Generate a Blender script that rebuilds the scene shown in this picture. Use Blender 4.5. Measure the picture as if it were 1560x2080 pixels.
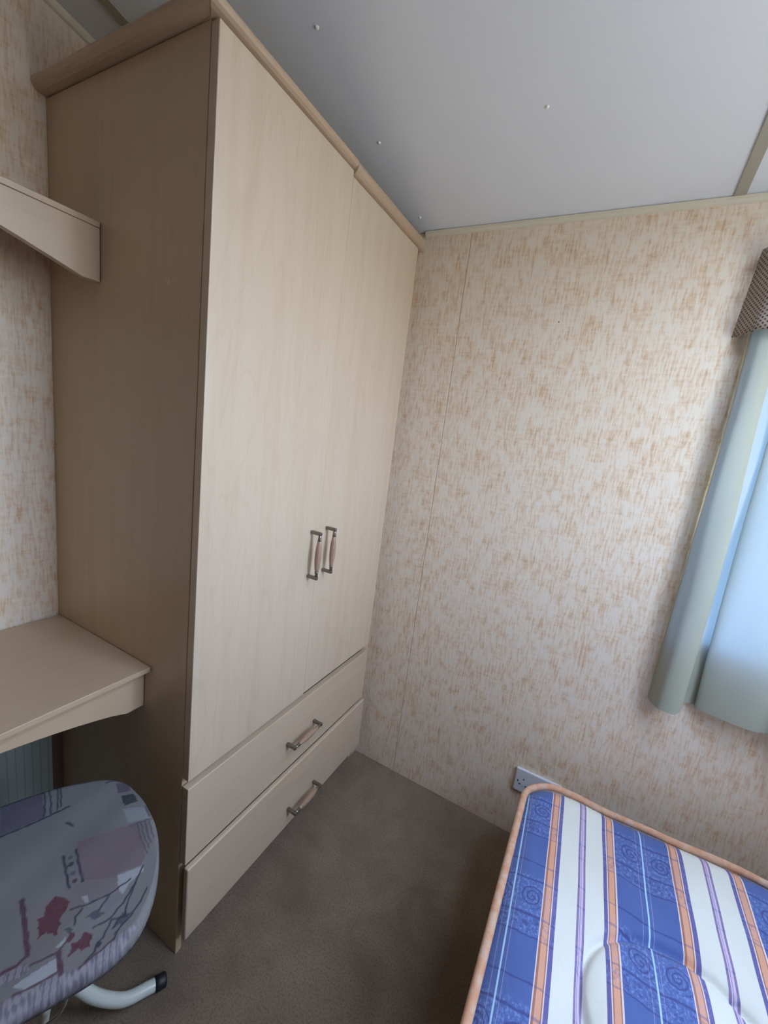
import bpy, bmesh, math, random
import numpy as np
from mathutils import Matrix, Vector
random.seed(7); np.random.seed(7)
S = bpy.context.scene
for o in list(bpy.data.objects): bpy.data.objects.remove(o)
C = S.collection

# ------------------------------------------------------------------ camera
F_PX = 846.66
CAM_R = [[0.87335518, 0.47133714, 0.12284965], [0.19530928, -0.10782292, -0.97479665], [-0.44621186, 0.87533737, -0.18622422]]
CAM_C = (0.67847853, -0.54326835, 1.32732139)
cd = bpy.data.cameras.new('camera'); cam = bpy.data.objects.new('camera', cd); C.objects.link(cam)
cd.sensor_fit = 'VERTICAL'; cd.sensor_height = 36.0; cd.sensor_width = 27.0
cd.lens = F_PX / 2080.0 * 36.0; cd.clip_start = 0.02
_r, _d, _f = CAM_R
cam.matrix_world = Matrix(((_r[0], -_d[0], -_f[0], CAM_C[0]), (_r[1], -_d[1], -_f[1], CAM_C[1]), (_r[2], -_d[2], -_f[2], CAM_C[2]), (0, 0, 0, 1)))
S.camera = cam

# ------------------------------------------------------------------ room constants (metres)
W = 0.8354          # far wall plane y
D = 0.5424          # left wall plane x = -D
XR, YB = 1.47, -1.60
HC, SL = 1.9909, 0.1735
def ceil_z(y): return HC + SL * (W - y)
WIN1 = (0.946, 1.42, 0.86, 1.72)          # x0 x1 z0 z1 in the far wall
WIN2_ADDED = (-0.06, 0.34, 1.08, 1.80)        # y0 y1 z0 z1 in the right wall; window added out of view to brighten the room
ROOF_ADDED = (1.02, 1.42, -0.20, 0.36)           # x0 x1 y0 y1 invented roof light, out of view, brightens mattress and far wall

# ------------------------------------------------------------------ world, daylight, exposure
wd = bpy.data.worlds.new('daylight'); S.world = wd; wd.use_nodes = True
nt = wd.node_tree; nt.nodes.clear()
wo = nt.nodes.new('ShaderNodeOutputWorld'); wb = nt.nodes.new('ShaderNodeBackground')
tc = nt.nodes.new('ShaderNodeTexCoord'); sp = nt.nodes.new('ShaderNodeSeparateXYZ'); rp = nt.nodes.new('ShaderNodeValToRGB')
mr = nt.nodes.new('ShaderNodeMapRange'); mr.inputs[1].default_value = -1; mr.inputs[2].default_value = 1
nt.links.new(tc.outputs['Generated'], sp.inputs[0]); nt.links.new(sp.outputs[2], mr.inputs[0])
nt.links.new(mr.outputs[0], rp.inputs[0]); nt.links.new(rp.outputs[0], wb.inputs[0]); nt.links.new(wb.outputs[0], wo.inputs[0])
e = rp.color_ramp.elements
e[0].position = 0.0; e[0].color = (0.36, 0.36, 0.34, 1)
e[1].position = 0.48; e[1].color = (0.50, 0.51, 0.50, 1)
for pos, col in ((0.515, (0.77, 0.90, 1.20, 1)), (1.0, (0.60, 0.745, 1.12, 1))):
    k = e.new(pos); k.color = col
wb.inputs[1].default_value = 12.0
def portal(name, loc, rot, sx, sy):
    l = bpy.data.lights.new(name, 'AREA'); l.shape = 'RECTANGLE'; l.size = sx; l.size_y = sy
    o = bpy.data.objects.new(name, l); C.objects.link(o); o.location = loc; o.rotation_euler = rot
    l.cycles.is_portal = True
portal('window_portal', ((WIN1[0]+WIN1[1])/2, W+0.06, (WIN1[2]+WIN1[3])/2), (-math.pi/2, 0, 0), WIN1[1]-WIN1[0], WIN1[3]-WIN1[2])
portal('window_portal', (XR+0.06, (WIN2_ADDED[0]+WIN2_ADDED[1])/2, (WIN2_ADDED[2]+WIN2_ADDED[3])/2), (math.pi/2, 0, math.pi/2), WIN2_ADDED[1]-WIN2_ADDED[0], WIN2_ADDED[3]-WIN2_ADDED[2])
_ym = (ROOF_ADDED[2]+ROOF_ADDED[3])/2
portal('window_portal', ((ROOF_ADDED[0]+ROOF_ADDED[1])/2, _ym, ceil_z(_ym)+0.05), (math.atan(-SL), 0, 0), ROOF_ADDED[1]-ROOF_ADDED[0], (ROOF_ADDED[3]-ROOF_ADDED[2])*math.hypot(1, SL))
S.view_settings.view_transform = 'Standard'; S.view_settings.look = 'None'
S.view_settings.gamma = 1.0; S.view_settings.use_curve_mapping = False
S.view_settings.exposure = 1.24
S.cycles.max_bounces = 7; S.cycles.diffuse_bounces = 5; S.cycles.adaptive_threshold = 0.015; S.cycles.transmission_bounces = 8; S.cycles.transparent_max_bounces = 12
S.cycles.use_denoising = True

# ------------------------------------------------------------------ material helpers
class N:
    """small wrapper around a node tree"""
    def __init__(s, name):
        s.m = bpy.data.materials.new(name); s.m.use_nodes = True
        s.t = s.m.node_tree; s.t.nodes.clear()
        s.out = s.t.nodes.new('ShaderNodeOutputMaterial')
    def n(s, typ, **kw):
        k = s.t.nodes.new(typ)
        for a, b in kw.items(): setattr(k, a, b)
        return k
    def put(s, sock, v):
        if hasattr(v, 'is_output'): s.t.links.new(v, sock)
        else: sock.default_value = v
    def math(s, op, a, b=0.0, c=None, clamp=False):
        k = s.n('ShaderNodeMath', operation=op); k.use_clamp = clamp
        s.put(k.inputs[0], a); s.put(k.inputs[1], b)
        if c is not None: s.put(k.inputs[2], c)
        return k.outputs[0]
    def obj(s): return s.n('ShaderNodeTexCoord').outputs['Object']
    def uv(s): return s.n('ShaderNodeTexCoord').outputs['UV']
    def mapping(s, vec, scale=(1,1,1), rot=(0,0,0), loc=(0,0,0)):
        k = s.n('ShaderNodeMapping'); s.put(k.inputs[0], vec); k.inputs[1].default_value = loc; k.inputs[2].default_value = rot; k.inputs[3].default_value = scale
        return k.outputs[0]
    def sep(s, vec):
        k = s.n('ShaderNodeSeparateXYZ'); s.put(k.inputs[0], vec); return k.outputs
    def comb(s, x, y, z):
        k = s.n('ShaderNodeCombineXYZ'); s.put(k.inputs[0], x); s.put(k.inputs[1], y); s.put(k.inputs[2], z); return k.outputs[0]
    def noise(s, vec, scale=5, detail=3, rough=0.55, dist=0.0):
        k = s.n('ShaderNodeTexNoise'); s.put(k.inputs['Vector'], vec); k.inputs['Scale'].default_value = scale
        k.inputs['Detail'].default_value = detail; k.inputs['Roughness'].default_value = rough; k.inputs['Distortion'].default_value = dist
        return k.outputs[0]
    def ramp(s, fac, stops, interp='LINEAR'):
        k = s.n('ShaderNodeValToRGB'); s.put(k.inputs[0], fac); r = k.color_ramp; r.interpolation = interp
        while len(r.elements) > 1: r.elements.remove(r.elements[0])
        r.elements[0].position = stops[0][0]; r.elements[0].color = col4(stops[0][1])
        for p, c in stops[1:]:
            q = r.elements.new(p); q.color = col4(c)
        return k.outputs[0], k.outputs[1]
    def mix(s, f, a, b, mode='MIX'):
        k = s.n('ShaderNodeMix', data_type='RGBA', blend_type=mode)
        s.put(k.inputs[0], f); s.put(k.inputs[6], col4(a) if isinstance(a, tuple) else a); s.put(k.inputs[7], col4(b) if isinstance(b, tuple) else b)
        return k.outputs[2]
    def step(s, v, lo, hi):
        k = s.n('ShaderNodeMapRange', interpolation_type='SMOOTHSTEP'); s.put(k.inputs[0], v); k.inputs[1].default_value = lo; k.inputs[2].default_value = hi
        return k.outputs[0]
    def bump(s, h, strength=0.3, dist=0.002):
        k = s.n('ShaderNodeBump'); k.inputs['Strength'].default_value = strength; k.inputs['Distance'].default_value = dist
        s.put(k.inputs['Height'], h); return k.outputs[0]
    def bsdf(s, color, rough=0.6, metal=0.0, spec=0.5, normal=None, sheen=0.0):
        k = s.n('ShaderNodeBsdfPrincipled'); s.put(k.inputs['Base Color'], col4(color) if isinstance(color, tuple) else color)
        s.put(k.inputs['Roughness'], rough); k.inputs['Metallic'].default_value = metal; k.inputs['Specular IOR Level'].default_value = spec
        if sheen: k.inputs['Sheen Weight'].default_value = sheen
        if normal is not None: s.put(k.inputs['Normal'], normal)
        s.t.links.new(k.outputs[0], s.out.inputs[0]); return k
def col4(c): return tuple(c) if len(c) == 4 else tuple(c) + (1.0,)
def plain(name, col, rough=0.5, metal=0.0, spec=0.5, bump=0.0, scale=400):
    n = N(name); v = n.noise(n.obj(), scale, 2)
    c = n.mix(n.math('MULTIPLY', v, 0.35), col, tuple(x*0.72 for x in col))
    n.bsdf(c, rough, metal, spec, n.bump(v, bump, 0.001) if bump else None); return n.m

def wood(name, base, dark, axis='z', rough=0.36, amt=0.55, figure=1.0):
    n = N(name); o = n.obj()
    sc = {'z': (1, 1, 0.055), 'y': (1, 0.055, 1), 'x': (0.055, 1, 1)}[axis]
    v = n.mapping(o, sc)
    g1 = n.noise(v, 26, 4, 0.6, 0.6); g2 = n.noise(v, 240, 3, 0.6); g3 = n.noise(n.mapping(o, {'z': (1, 1, 0.16), 'y': (1, 0.16, 1), 'x': (0.16, 1, 1)}[axis]), 7, 2, 0.5, 1.5)
    band = n.math('FRACT', n.math('MULTIPLY', g3, 9.0)); band = n.math('ABSOLUTE', n.math('SUBTRACT', band, 0.5))
    f = n.math('ADD', n.math('MULTIPLY', n.step(g1, 0.4, 0.72), 0.5), n.math('ADD', n.math('MULTIPLY', n.step(band, 0.36, 0.5), 0.32*figure), n.math('MULTIPLY', n.step(g2, 0.45, 0.75), 0.35)))
    c = n.mix(n.math('MULTIPLY', f, amt, clamp=True), base, dark)
    n.bsdf(c, rough, 0, 0.7, n.bump(g2, 0.04, 0.0006)); return n.m

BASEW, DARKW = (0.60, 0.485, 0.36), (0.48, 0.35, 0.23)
M = {}
M['wood_z'] = wood('pale beech veneer, vertical grain', BASEW, DARKW, 'z', rough=0.29)
M['wood_y'] = wood('pale beech veneer, horizontal grain', (0.57, 0.45, 0.325), (0.46, 0.33, 0.215), 'y', amt=0.45)
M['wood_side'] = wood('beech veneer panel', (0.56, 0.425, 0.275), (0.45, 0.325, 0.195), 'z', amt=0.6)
M['wood_desk'] = wood('beech veneer desk', (0.53, 0.395, 0.26), (0.43, 0.31, 0.195), 'y', amt=0.4, figure=0.3)
M['cornice'] = wood('beech cornice', (0.49, 0.355, 0.245), (0.40, 0.275, 0.18), 'y', amt=0.5, figure=0.3)
M['cornice_x'] = wood('beech cornice return', (0.49, 0.355, 0.245), (0.40, 0.275, 0.18), 'x', amt=0.5, figure=0.3)
M['grip'] = wood('handle grip wood', (0.38, 0.245, 0.17), (0.28, 0.165, 0.105), 'z', rough=0.32)
M['pewter'] = plain('aged pewter', (0.26, 0.23, 0.20), 0.28, 0.9)
M['black'] = plain('black rubber', (0.012, 0.012, 0.014), 0.55)
M['dark'] = plain('dark cavity', (0.01, 0.01, 0.01), 0.9)
M['white_plastic'] = plain('white moulded plastic', (0.66, 0.66, 0.68), 0.3)
M['stud'] = plain('white stud', (0.85, 0.85, 0.84), 0.35)
M['cream_trim'] = plain('cream beading', (0.72, 0.66, 0.52), 0.45)
M['strip'] = plain('grey beige cover strip', (0.40, 0.37, 0.30), 0.55)
M['dark_wood'] = plain('dark brown batten', (0.13, 0.075, 0.05), 0.5)
M['tube'] = plain('pale enamelled tube', (0.58, 0.62, 0.56), 0.32)
M['wire'] = plain('dull wire', (0.45, 0.45, 0.42), 0.35, 0.6)
M['board_metal'] = plain('board underside', (0.5, 0.52, 0.52), 0.4, 0.5)
M['upvc'] = plain('white window frame', (0.80, 0.80, 0.80), 0.3)
M['base_cloth'] = plain('grey bed base cloth', (0.25, 0.24, 0.23), 0.9)
M['seam'] = plain('tan joint', (0.50, 0.33, 0.19), 0.7)
M['lining'] = plain('cream lining', (0.70, 0.68, 0.60), 0.9)

def wallpaper():
    n = N('vinyl wallpaper with brushed apricot streaks'); x, y, z = n.sep(n.obj())
    h = n.math('ADD', x, n.math('MULTIPLY', y, 1.0)); v = n.comb(h, 0.0, z)
    fine_v = n.noise(n.mapping(v, (1, 1, 0.13)), 170, 4, 0.6)          # thin upright brush marks
    mid_v = n.noise(n.mapping(v, (1, 1, 0.30)), 52, 4, 0.62, 0.35)
    fine_h = n.noise(n.mapping(v, (0.22, 1, 1)), 120, 3, 0.6)           # the crossing marks
    patch = n.noise(v, 17, 3, 0.55, 0.4); big = n.noise(v, 5.5, 2)
    f = n.math('ADD', n.math('MULTIPLY', n.step(mid_v, 0.34, 0.74), 0.42), n.math('MULTIPLY', n.step(patch, 0.34, 0.68), 0.36))
    f = n.math('ADD', f, n.math('MULTIPLY', n.math('SUBTRACT', n.step(fine_v, 0.40, 0.62), 0.45), 0.62))
    f = n.math('ADD', f, n.math('MULTIPLY', n.math('SUBTRACT', n.step(fine_h, 0.42, 0.62), 0.45), 0.26))
    f = n.math('ADD', f, n.math('MULTIPLY', n.math('SUBTRACT', big, 0.5), 0.35))
    c, _ = n.ramp(f, [(0.0, (0.78, 0.68, 0.56)), (0.35, (0.755, 0.615, 0.465)), (0.75, (0.69, 0.505, 0.345)), (1.0, (0.60, 0.405, 0.255))])
    n.bsdf(c, 0.55, 0, 0.35, n.bump(n.math('ADD', fine_v, n.math('MULTIPLY', fine_h, 0.5)), 0.12, 0.001)); return n.m
M['paper'] = wallpaper()

def ceiling_mat():
    n = N('matt white ceiling board'); v = n.noise(n.obj(), 420, 2); w = n.noise(n.obj(), 3, 2)
    n.bsdf(n.mix(w, (0.77, 0.795, 0.855), (0.72, 0.745, 0.80)), 0.5, 0, 0.4, n.bump(v, 0.12, 0.0006)); return n.m
M['ceiling'] = ceiling_mat()

def carpet():
    n = N('worn taupe carpet'); o = n.obj()
    pile = n.noise(o, 620, 3, 0.7); tuft = n.noise(o, 210, 4, 0.75); blot = n.noise(o, 6.5, 5, 0.65, 0.6); stain = n.noise(n.mapping(o, loc=(3.1, 1.7, 0)), 3.2, 3, 0.5)
    c = n.mix(n.step(blot, 0.35, 0.7), (0.54, 0.40, 0.275), (0.42, 0.30, 0.20))
    c = n.mix(n.math('MULTIPLY', n.step(stain, 0.48, 0.70), 0.6), c, (0.20, 0.135, 0.080))
    c = n.mix(n.math('MULTIPLY', n.step(pile, 0.38, 0.66), 0.6), c, (0.55, 0.45, 0.36))
    c = n.mix(n.math('MULTIPLY', n.step(tuft, 0.44, 0.70), 0.55), c, (0.15, 0.105, 0.07))
    n.bsdf(c, 0.95, 0, 0.1, n.bump(n.math('ADD', pile, tuft), 1.0, 0.009)); return n.m
M['carpet'] = carpet()

def ribbed_panel():
    n = N('grey green ribbed panel'); x, y, z = n.sep(n.obj())
    w = n.math('ABSOLUTE', n.math('SUBTRACT', n.math('FRACT', n.math('MULTIPLY', y, 55)), 0.5))
    c = n.mix(n.step(w, 0.38, 0.5), (0.24, 0.26, 0.23), (0.17, 0.18, 0.155)); n.bsdf(c, 0.6); return n.m
M['ribbed'] = ribbed_panel()

def curtain_mat():
    n = N('sage green curtain cloth'); o = n.obj(); x, y, z = n.sep(o)
    w = n.noise(n.mapping(o, (1, 1, 0.4)), 700, 2); c = n.mix(n.math('MULTIPLY', w, 0.4), (0.53, 0.53, 0.41), (0.44, 0.44, 0.34))
    d = n.n('ShaderNodeBsdfDiffuse'); t = n.n('ShaderNodeBsdfTranslucent'); mx = n.n('ShaderNodeMixShader')
    n.put(d.inputs[0], c); n.put(t.inputs[0], (0.058, 0.090, 0.132, 1)); mx.inputs[0].default_value = 0.30
    n.t.links.new(d.outputs[0], mx.inputs[1]); n.t.links.new(t.outputs[0], mx.inputs[2]); n.t.links.new(mx.outputs[0], n.out.inputs[0]); return n.m
M['curtain'] = curtain_mat()

def pelmet_mat():
    n = N('woven taupe pelmet cloth with dark dashes'); v = n.mapping(n.uv(), (1, 1, 1), (0, 0, math.radians(42)))
    b = n.n('ShaderNodeTexBrick'); n.put(b.inputs['Vector'], v); b.inputs['Scale'].default_value = 1.0
    b.inputs['Brick Width'].default_value = 0.0085; b.inputs['Row Height'].default_value = 0.0075; b.inputs['Mortar Size'].default_value = 0.0021; b.inputs['Mortar Smooth'].default_value = 0.3
    b.inputs['Color1'].default_value = (0.085, 0.065, 0.05, 1); b.inputs['Color2'].default_value = (0.13, 0.10, 0.08, 1); b.inputs['Mortar'].default_value = (0.42, 0.35, 0.30, 1)
    n.bsdf(b.outputs[0], 0.9, 0, 0.2, n.bump(b.outputs[1], 0.3, 0.001)); return n.m
M['pelmet'] = pelmet_mat()

def glass_mat():
    n = N('window glass'); g = n.n('ShaderNodeBsdfGlossy'); t = n.n('ShaderNodeBsdfTransparent'); mx = n.n('ShaderNodeMixShader'); mx.inputs[0].default_value = 0.04
    g.inputs['Roughness'].default_value = 0.02; t.inputs[0].default_value = (0.94, 0.97, 0.96, 1)
    for a, b in ((t.outputs[0], mx.inputs[1]), (g.outputs[0], mx.inputs[2]), (mx.outputs[0], n.out.inputs[0])): n.t.links.new(a, b)
    return n.m
M['glass'] = glass_mat()

def ticking():
    """striped damask mattress cover: stripes run with UV.y, scrolls woven into the blue bands"""
    n = N('blue, white and apricot striped ticking'); u, v, _ = n.sep(n.uv())
    ph = n.math('FLOORED_MODULO', n.math('SUBTRACT', u, 0.7325), 0.28)
    BL, WH, OR, DB, PU, LI, PK, LL = (0.05, 0.105, 0.34, 1), (0.74, 0.75, 0.68, 0), (0.72, 0.36, 0.22, .45), (0.115, 0.10, 0.30, .6), (0.24, 0.16, 0.34, .5), (0.62, 0.52, 0.68, .2), (0.78, 0.64, 0.62, 0.1), (0.42, 0.66, 0.84, .1)
    OD = (0.36, 0.15, 0.11, .45)
    st = [(0, OD), (.0035, OR), (.0145, OD), (.0165, PK), (.0195, DB), (.028, WH), (.0700, PU), (.0735, LI), (.0765, PU), (.0776, LI), (.0815, PU), (.0855, WH), (.1255, DB), (.1325, PK), (.135, OD), (.1368, OR), (.1485, OD), (.1505, PK), (.1535, BL),
          (.2030, (0.25, 0.28, 0.5, .5)), (.2043, BL), (.2135, LL), (.2175, BL), (.2235, (0.25, 0.28, 0.5, .5)), (.2247, BL), (.2770, PK)]
    c, a = n.ramp(n.math('MULTIPLY', ph, 1/0.28), [(p/0.28, q) for p, q in st], 'CONSTANT')
    wob = n.math('MULTIPLY', n.math('SUBTRACT', n.noise(n.uv(), 60, 2), 0.5), 0.008)
    vv = n.math('ADD', v, n.math('ADD', wob, n.math('MULTIPLY', n.math('SINE', n.math('MULTIPLY', u, 48.0)), 0.0035)))
    dy = n.math('SUBTRACT', n.math('FLOORED_MODULO', n.math('ADD', vv, 0.1285-0.328), 0.257), 0.1285)
    sp_ = 0.0
    for pc, off in ((0.1905, 0.0), (0.256, 0.003)):
        dx = n.math('MULTIPLY', n.math('SUBTRACT', ph, pc), 1.05); ddy = n.math('SUBTRACT', dy, off)
        r = n.math('SQRT', n.math('ADD', n.math('MULTIPLY', dx, dx), n.math('MULTIPLY', ddy, ddy)))
        th = n.math('MULTIPLY', n.math('ARCTAN2', ddy, dx), 1/(2*math.pi))
        fr = n.math('FRACT', n.math('ADD', n.math('MULTIPLY', r, 1/0.0105), th))
        ln = n.math('SUBTRACT', 1.0, n.step(n.math('ABSOLUTE', n.math('SUBTRACT', fr, 0.5)), 0.10, 0.24))
        ln = n.math('MULTIPLY', ln, n.math('SUBTRACT', 1.0, n.step(r, 0.026, 0.030)))
        sp_ = n.math('MAXIMUM', sp_, ln)
    for c0, w in ((0.045, 0.0030), (-0.040, 0.0030), (-0.082, 0.0022), (0.092, 0.0022)):
        ln = n.math('SUBTRACT', 1.0, n.step(n.math('ABSOLUTE', n.math('SUBTRACT', dy, c0)), w*0.5, w*1.25)); sp_ = n.math('MAXIMUM', sp_, ln)
    inner = n.math('SUBTRACT', 1.0, n.step(n.math('ABSOLUTE', n.math('SUBTRACT', dy, -0.012)), 0.062, 0.075))
    fleck = n.math('MULTIPLY', n.step(n.noise(n.mapping(n.uv(), (1, 0.6, 1)), 190, 4, 0.7), 0.46, 0.66), inner)
    mott = n.math('SUBTRACT', 1.0, n.step(n.math('ABSOLUTE', n.math('SUBTRACT', dy, -0.061)), 0.010, 0.02))
    sp_ = n.math('MAXIMUM', sp_, n.math('MULTIPLY', mott, n.math('MULTIPLY', n.step(n.noise(n.uv(), 110, 3, 0.6, 1.0), 0.52, 0.58), 0.8)))
    c2 = n.mix(n.math('MULTIPLY', fleck, n.math('MULTIPLY', a, 0.75)), c, (0.20, 0.30, 0.66))
    c2 = n.mix(n.math('MULTIPLY', sp_, n.math('MULTIPLY', a, 0.95)), c2, (0.025, 0.045, 0.22))
    weave = n.noise(n.mapping(n.uv(), (1, 0.5, 1)), 900, 2)
    c2 = n.mix(n.math('MULTIPLY', weave, 0.16), c2, (0.5, 0.5, 0.5))
    wr = n.noise(n.mapping(n.uv(), (1, 0.5, 1)), 38, 3, 0.55, 0.6)
    n.bsdf(c2, 0.85, 0, 0.2, n.bump(n.math('ADD', n.math('MULTIPLY', wr, 1.0), n.math('MULTIPLY', weave, 0.08)), 0.35, 0.006), sheen=0.15); return n.m
M['ticking'] = ticking()
def tape():
    n = N('apricot edge tape'); v = n.noise(n.obj(), 45, 3); c = n.mix(n.step(v, 0.35, 0.7), (0.60, 0.32, 0.19), (0.62, 0.43, 0.32))
    n.bsdf(c, 0.8, 0, 0.2, n.bump(n.noise(n.obj(), 700, 2), 0.3, 0.001)); return n.m
M['tape'] = tape()

def cover_mat():
    n = N('printed cotton board cover'); at = n.n('ShaderNodeAttribute'); at.attribute_name = 'print'
    w = n.noise(n.mapping(n.obj(), (1, 0.35, 1)), 420, 3, 0.65)
    c = n.mix(n.math('MULTIPLY', w, 0.5), at.outputs[0], (0.16, 0.17, 0.19)); n.bsdf(c, 0.9, 0, 0.15, n.bump(w, 0.2, 0.001)); return n.m
M['cover'] = cover_mat()

# ------------------------------------------------------------------ geometry helpers (world coordinates in, objects out)
def worldloc(o):
    v = Vector((0, 0, 0))
    while o: v = v + o.location; o = o.parent
    return v
def add(name, verts, faces, mat, parent=None, smooth=False, loc=None):
    """one mesh object; verts are world positions, origin at loc (top level) or at the parent's origin"""
    base = worldloc(parent) if parent else Vector(loc or (0, 0, 0))
    me = bpy.data.meshes.new(name); me.from_pydata([tuple(Vector(v) - base) for v in verts], [], faces); me.update()
    o = bpy.data.objects.new(name, me); C.objects.link(o)
    if parent: o.parent = parent
    else: o.location = base
    me.materials.append(mat if not isinstance(mat, str) else M[mat])
    if smooth: me.polygons.foreach_set('use_smooth', [True]*len(me.polygons))
    return o
def bm_to(bm, name, mat, parent=None, smooth=False, loc=None):
    bmesh.ops.recalc_face_normals(bm, faces=bm.faces); bm.verts.index_update()
    vs = [v.co.copy() for v in bm.verts]; fs = [[v.index for v in f.verts] for f in bm.faces]; bm.free()
    return add(name, vs, fs, mat, parent, smooth, loc)
def bm_box(bm, x0, x1, y0, y1, z0, z1, bev=0.0, seg=2):
    r = bmesh.ops.create_cube(bm, size=1.0); vs = r['verts']
    for v in vs: v.co = Vector(((x0+x1)/2 + v.co.x*(x1-x0), (y0+y1)/2 + v.co.y*(y1-y0), (z0+z1)/2 + v.co.z*(z1-z0)))
    if bev > 0:
        es = list({e for v in vs for e in v.link_edges}); bmesh.ops.bevel(bm, geom=es, offset=bev, segments=seg, affect='EDGES', profile=0.5)
def box(name, x0, x1, y0, y1, z0, z1, mat, parent=None, bev=0.0015, seg=2, loc=None):
    bm = bmesh.new(); bm_box(bm, x0, x1, y0, y1, z0, z1, bev, seg); return bm_to(bm, name, mat, parent, False, loc)
def prism(name, poly, a, b, axis, mat, parent=None, bev=0.0, loc=None, smooth=False):
    """extrude a 2D polygon along an axis from a to b; poly is in the other two axes (cyclic order)"""
    f = {'x': lambda p, t: (t, p[0], p[1]), 'y': lambda p, t: (p[0], t, p[1]), 'z': lambda p, t: (p[0], p[1], t)}[axis]
    bm = bmesh.new(); A = [bm.verts.new(f(p, a)) for p in poly]; B = [bm.verts.new(f(p, b)) for p in poly]; k = len(poly)
    bm.faces.new(A); bm.faces.new(B[::-1])
    for i in range(k): bm.faces.new((A[i], B[i], B[(i+1) % k], A[(i+1) % k]))
    if bev: bmesh.ops.bevel(bm, geom=list(bm.edges), offset=bev, segments=2, affect='EDGES', profile=0.5)
    return bm_to(bm, name, mat, parent, smooth, loc)
def catmull(pts, n=8, closed=False):
    P = [Vector(p) for p in pts]; out = []; k = len(P)
    for i in range(k if closed else k-1):
        p0, p1, p2, p3 = (P[(i-1) % k] if closed or i > 0 else P[0]), P[i], P[(i+1) % k], (P[(i+2) % k] if closed or i+2 < k else P[-1])
        for j in range(n):
            t = j/n; out.append(0.5*((2*p1) + (p2-p0)*t + (2*p0-5*p1+4*p2-p3)*t*t + (3*p1-p0-3*p2+p3)*t**3))
    if not closed: out.append(P[-1])
    return out
def tube(name, path, rad, mat, parent=None, closed=False, seg=12, loc=None, cap=True):
    P = [Vector(p) for p in path]; k = len(P); vs = []; fs = []; up = None
    R = rad if callable(rad) else (lambda t: rad)
    for i, p in enumerate(P):
        t = (P[(i+1) % k] - P[i-1]) if closed else (P[min(i+1, k-1)] - P[max(i-1, 0)])
        t.normalize()
        if up is None: up = Vector((0, 0, 1)) if abs(t.z) < 0.9 else Vector((0, 1, 0))
        a = t.cross(up).normalized(); up = a.cross(t).normalized(); r = R(i/max(1, k-1))
        for j in range(seg):
            w = 2*math.pi*j/seg; vs.append(p + (a*math.cos(w) + up*math.sin(w))*r)
    for i in range(k if closed else k-1):
        for j in range(seg):
            a0 = i*seg+j; a1 = i*seg+(j+1) % seg; b0 = ((i+1) % k)*seg+j; b1 = ((i+1) % k)*seg+(j+1) % seg
            fs.append((a0, a1, b1, b0))
    if not closed and cap: fs.append(tuple(range(seg))[::-1]); fs.append(tuple((k-1)*seg+j for j in range(seg)))
    return add(name, vs, fs, mat, parent, True, loc)
def empty(name, loc):
    o = bpy.data.objects.new(name, None); C.objects.link(o); o.location = loc; o.empty_display_size = 0.1; return o
def tag(o, label, cat, group=None):
    o['label'] = label; o['category'] = cat
    if group: o['group'] = group
    return o
def struct(o, label=None):
    o['kind'] = 'structure'
    if label: o['label'] = label
    return o

# ------------------------------------------------------------------ the room shell
struct(box('floor', -D-0.06, XR+0.06, YB-0.06, W+0.06, -0.05, 0.0, 'carpet', bev=0), 'worn taupe carpet with brown stains')
bm = bmesh.new()
def ceil_slab(x0, x1, y0, y1, lo=0.0, hi=0.04):
    q = [bm.verts.new((x, y, ceil_z(y)+h)) for y in (y0, y1) for x in (x0, x1) for h in (lo, hi)]
    for f in ((0, 2, 3, 1), (4, 5, 7, 6), (0, 1, 5, 4), (2, 6, 7, 3), (0, 4, 6, 2), (1, 3, 7, 5)): bm.faces.new([q[i] for i in f])
ceil_slab(-D-0.05, ROOF_ADDED[0], YB-0.05, W+0.05); ceil_slab(ROOF_ADDED[1], XR+0.05, YB-0.05, W+0.05)
ceil_slab(ROOF_ADDED[0], ROOF_ADDED[1], YB-0.05, ROOF_ADDED[2]); ceil_slab(ROOF_ADDED[0], ROOF_ADDED[1], ROOF_ADDED[3], W+0.05)
cl = struct(bm_to(bm, 'ceiling', 'ceiling'), 'sloping matt white ceiling board with small studs')
rl = struct(empty('added_rooflight_3', ((ROOF_ADDED[0]+ROOF_ADDED[1])/2, (ROOF_ADDED[2]+ROOF_ADDED[3])/2, ceil_z((ROOF_ADDED[2]+ROOF_ADDED[3])/2))), 'unseen roof light added to the ceiling for more daylight')
for nm, mt_, xs_, ys_, lo, hi in (('frame', 'upvc', (ROOF_ADDED[0], ROOF_ADDED[0]+0.025), ROOF_ADDED[2:], -0.008, 0.045), ('frame', 'upvc', (ROOF_ADDED[1]-0.025, ROOF_ADDED[1]), ROOF_ADDED[2:], -0.008, 0.045),
        ('frame', 'upvc', (ROOF_ADDED[0]+0.025, ROOF_ADDED[1]-0.025), (ROOF_ADDED[2], ROOF_ADDED[2]+0.025), -0.008, 0.045), ('frame', 'upvc', (ROOF_ADDED[0]+0.025, ROOF_ADDED[1]-0.025), (ROOF_ADDED[3]-0.025, ROOF_ADDED[3]), -0.008, 0.045),
        ('pane', 'glass', (ROOF_ADDED[0]+0.022, ROOF_ADDED[1]-0.022), (ROOF_ADDED[2]+0.022, ROOF_ADDED[3]-0.022), 0.030, 0.034)):
    bm = bmesh.new(); ceil_slab(xs_[0], xs_[1], ys_[0], ys_[1], lo, hi); bm_to(bm, nm, mt_, rl)
def ceil_strip(x0, x1, th=0.004):
    y0, y1 = YB+0.01, W-0.012
    prism('cover_strip', [(y1, ceil_z(y1)), (y1, ceil_z(y1)-th), (y0, ceil_z(y0)-th), (y0, ceil_z(y0))], x0, x1, 'x', 'strip', cl, 0.0012)
ceil_strip(0.818, 0.843); ceil_strip(-0.428, -0.402)
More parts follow.
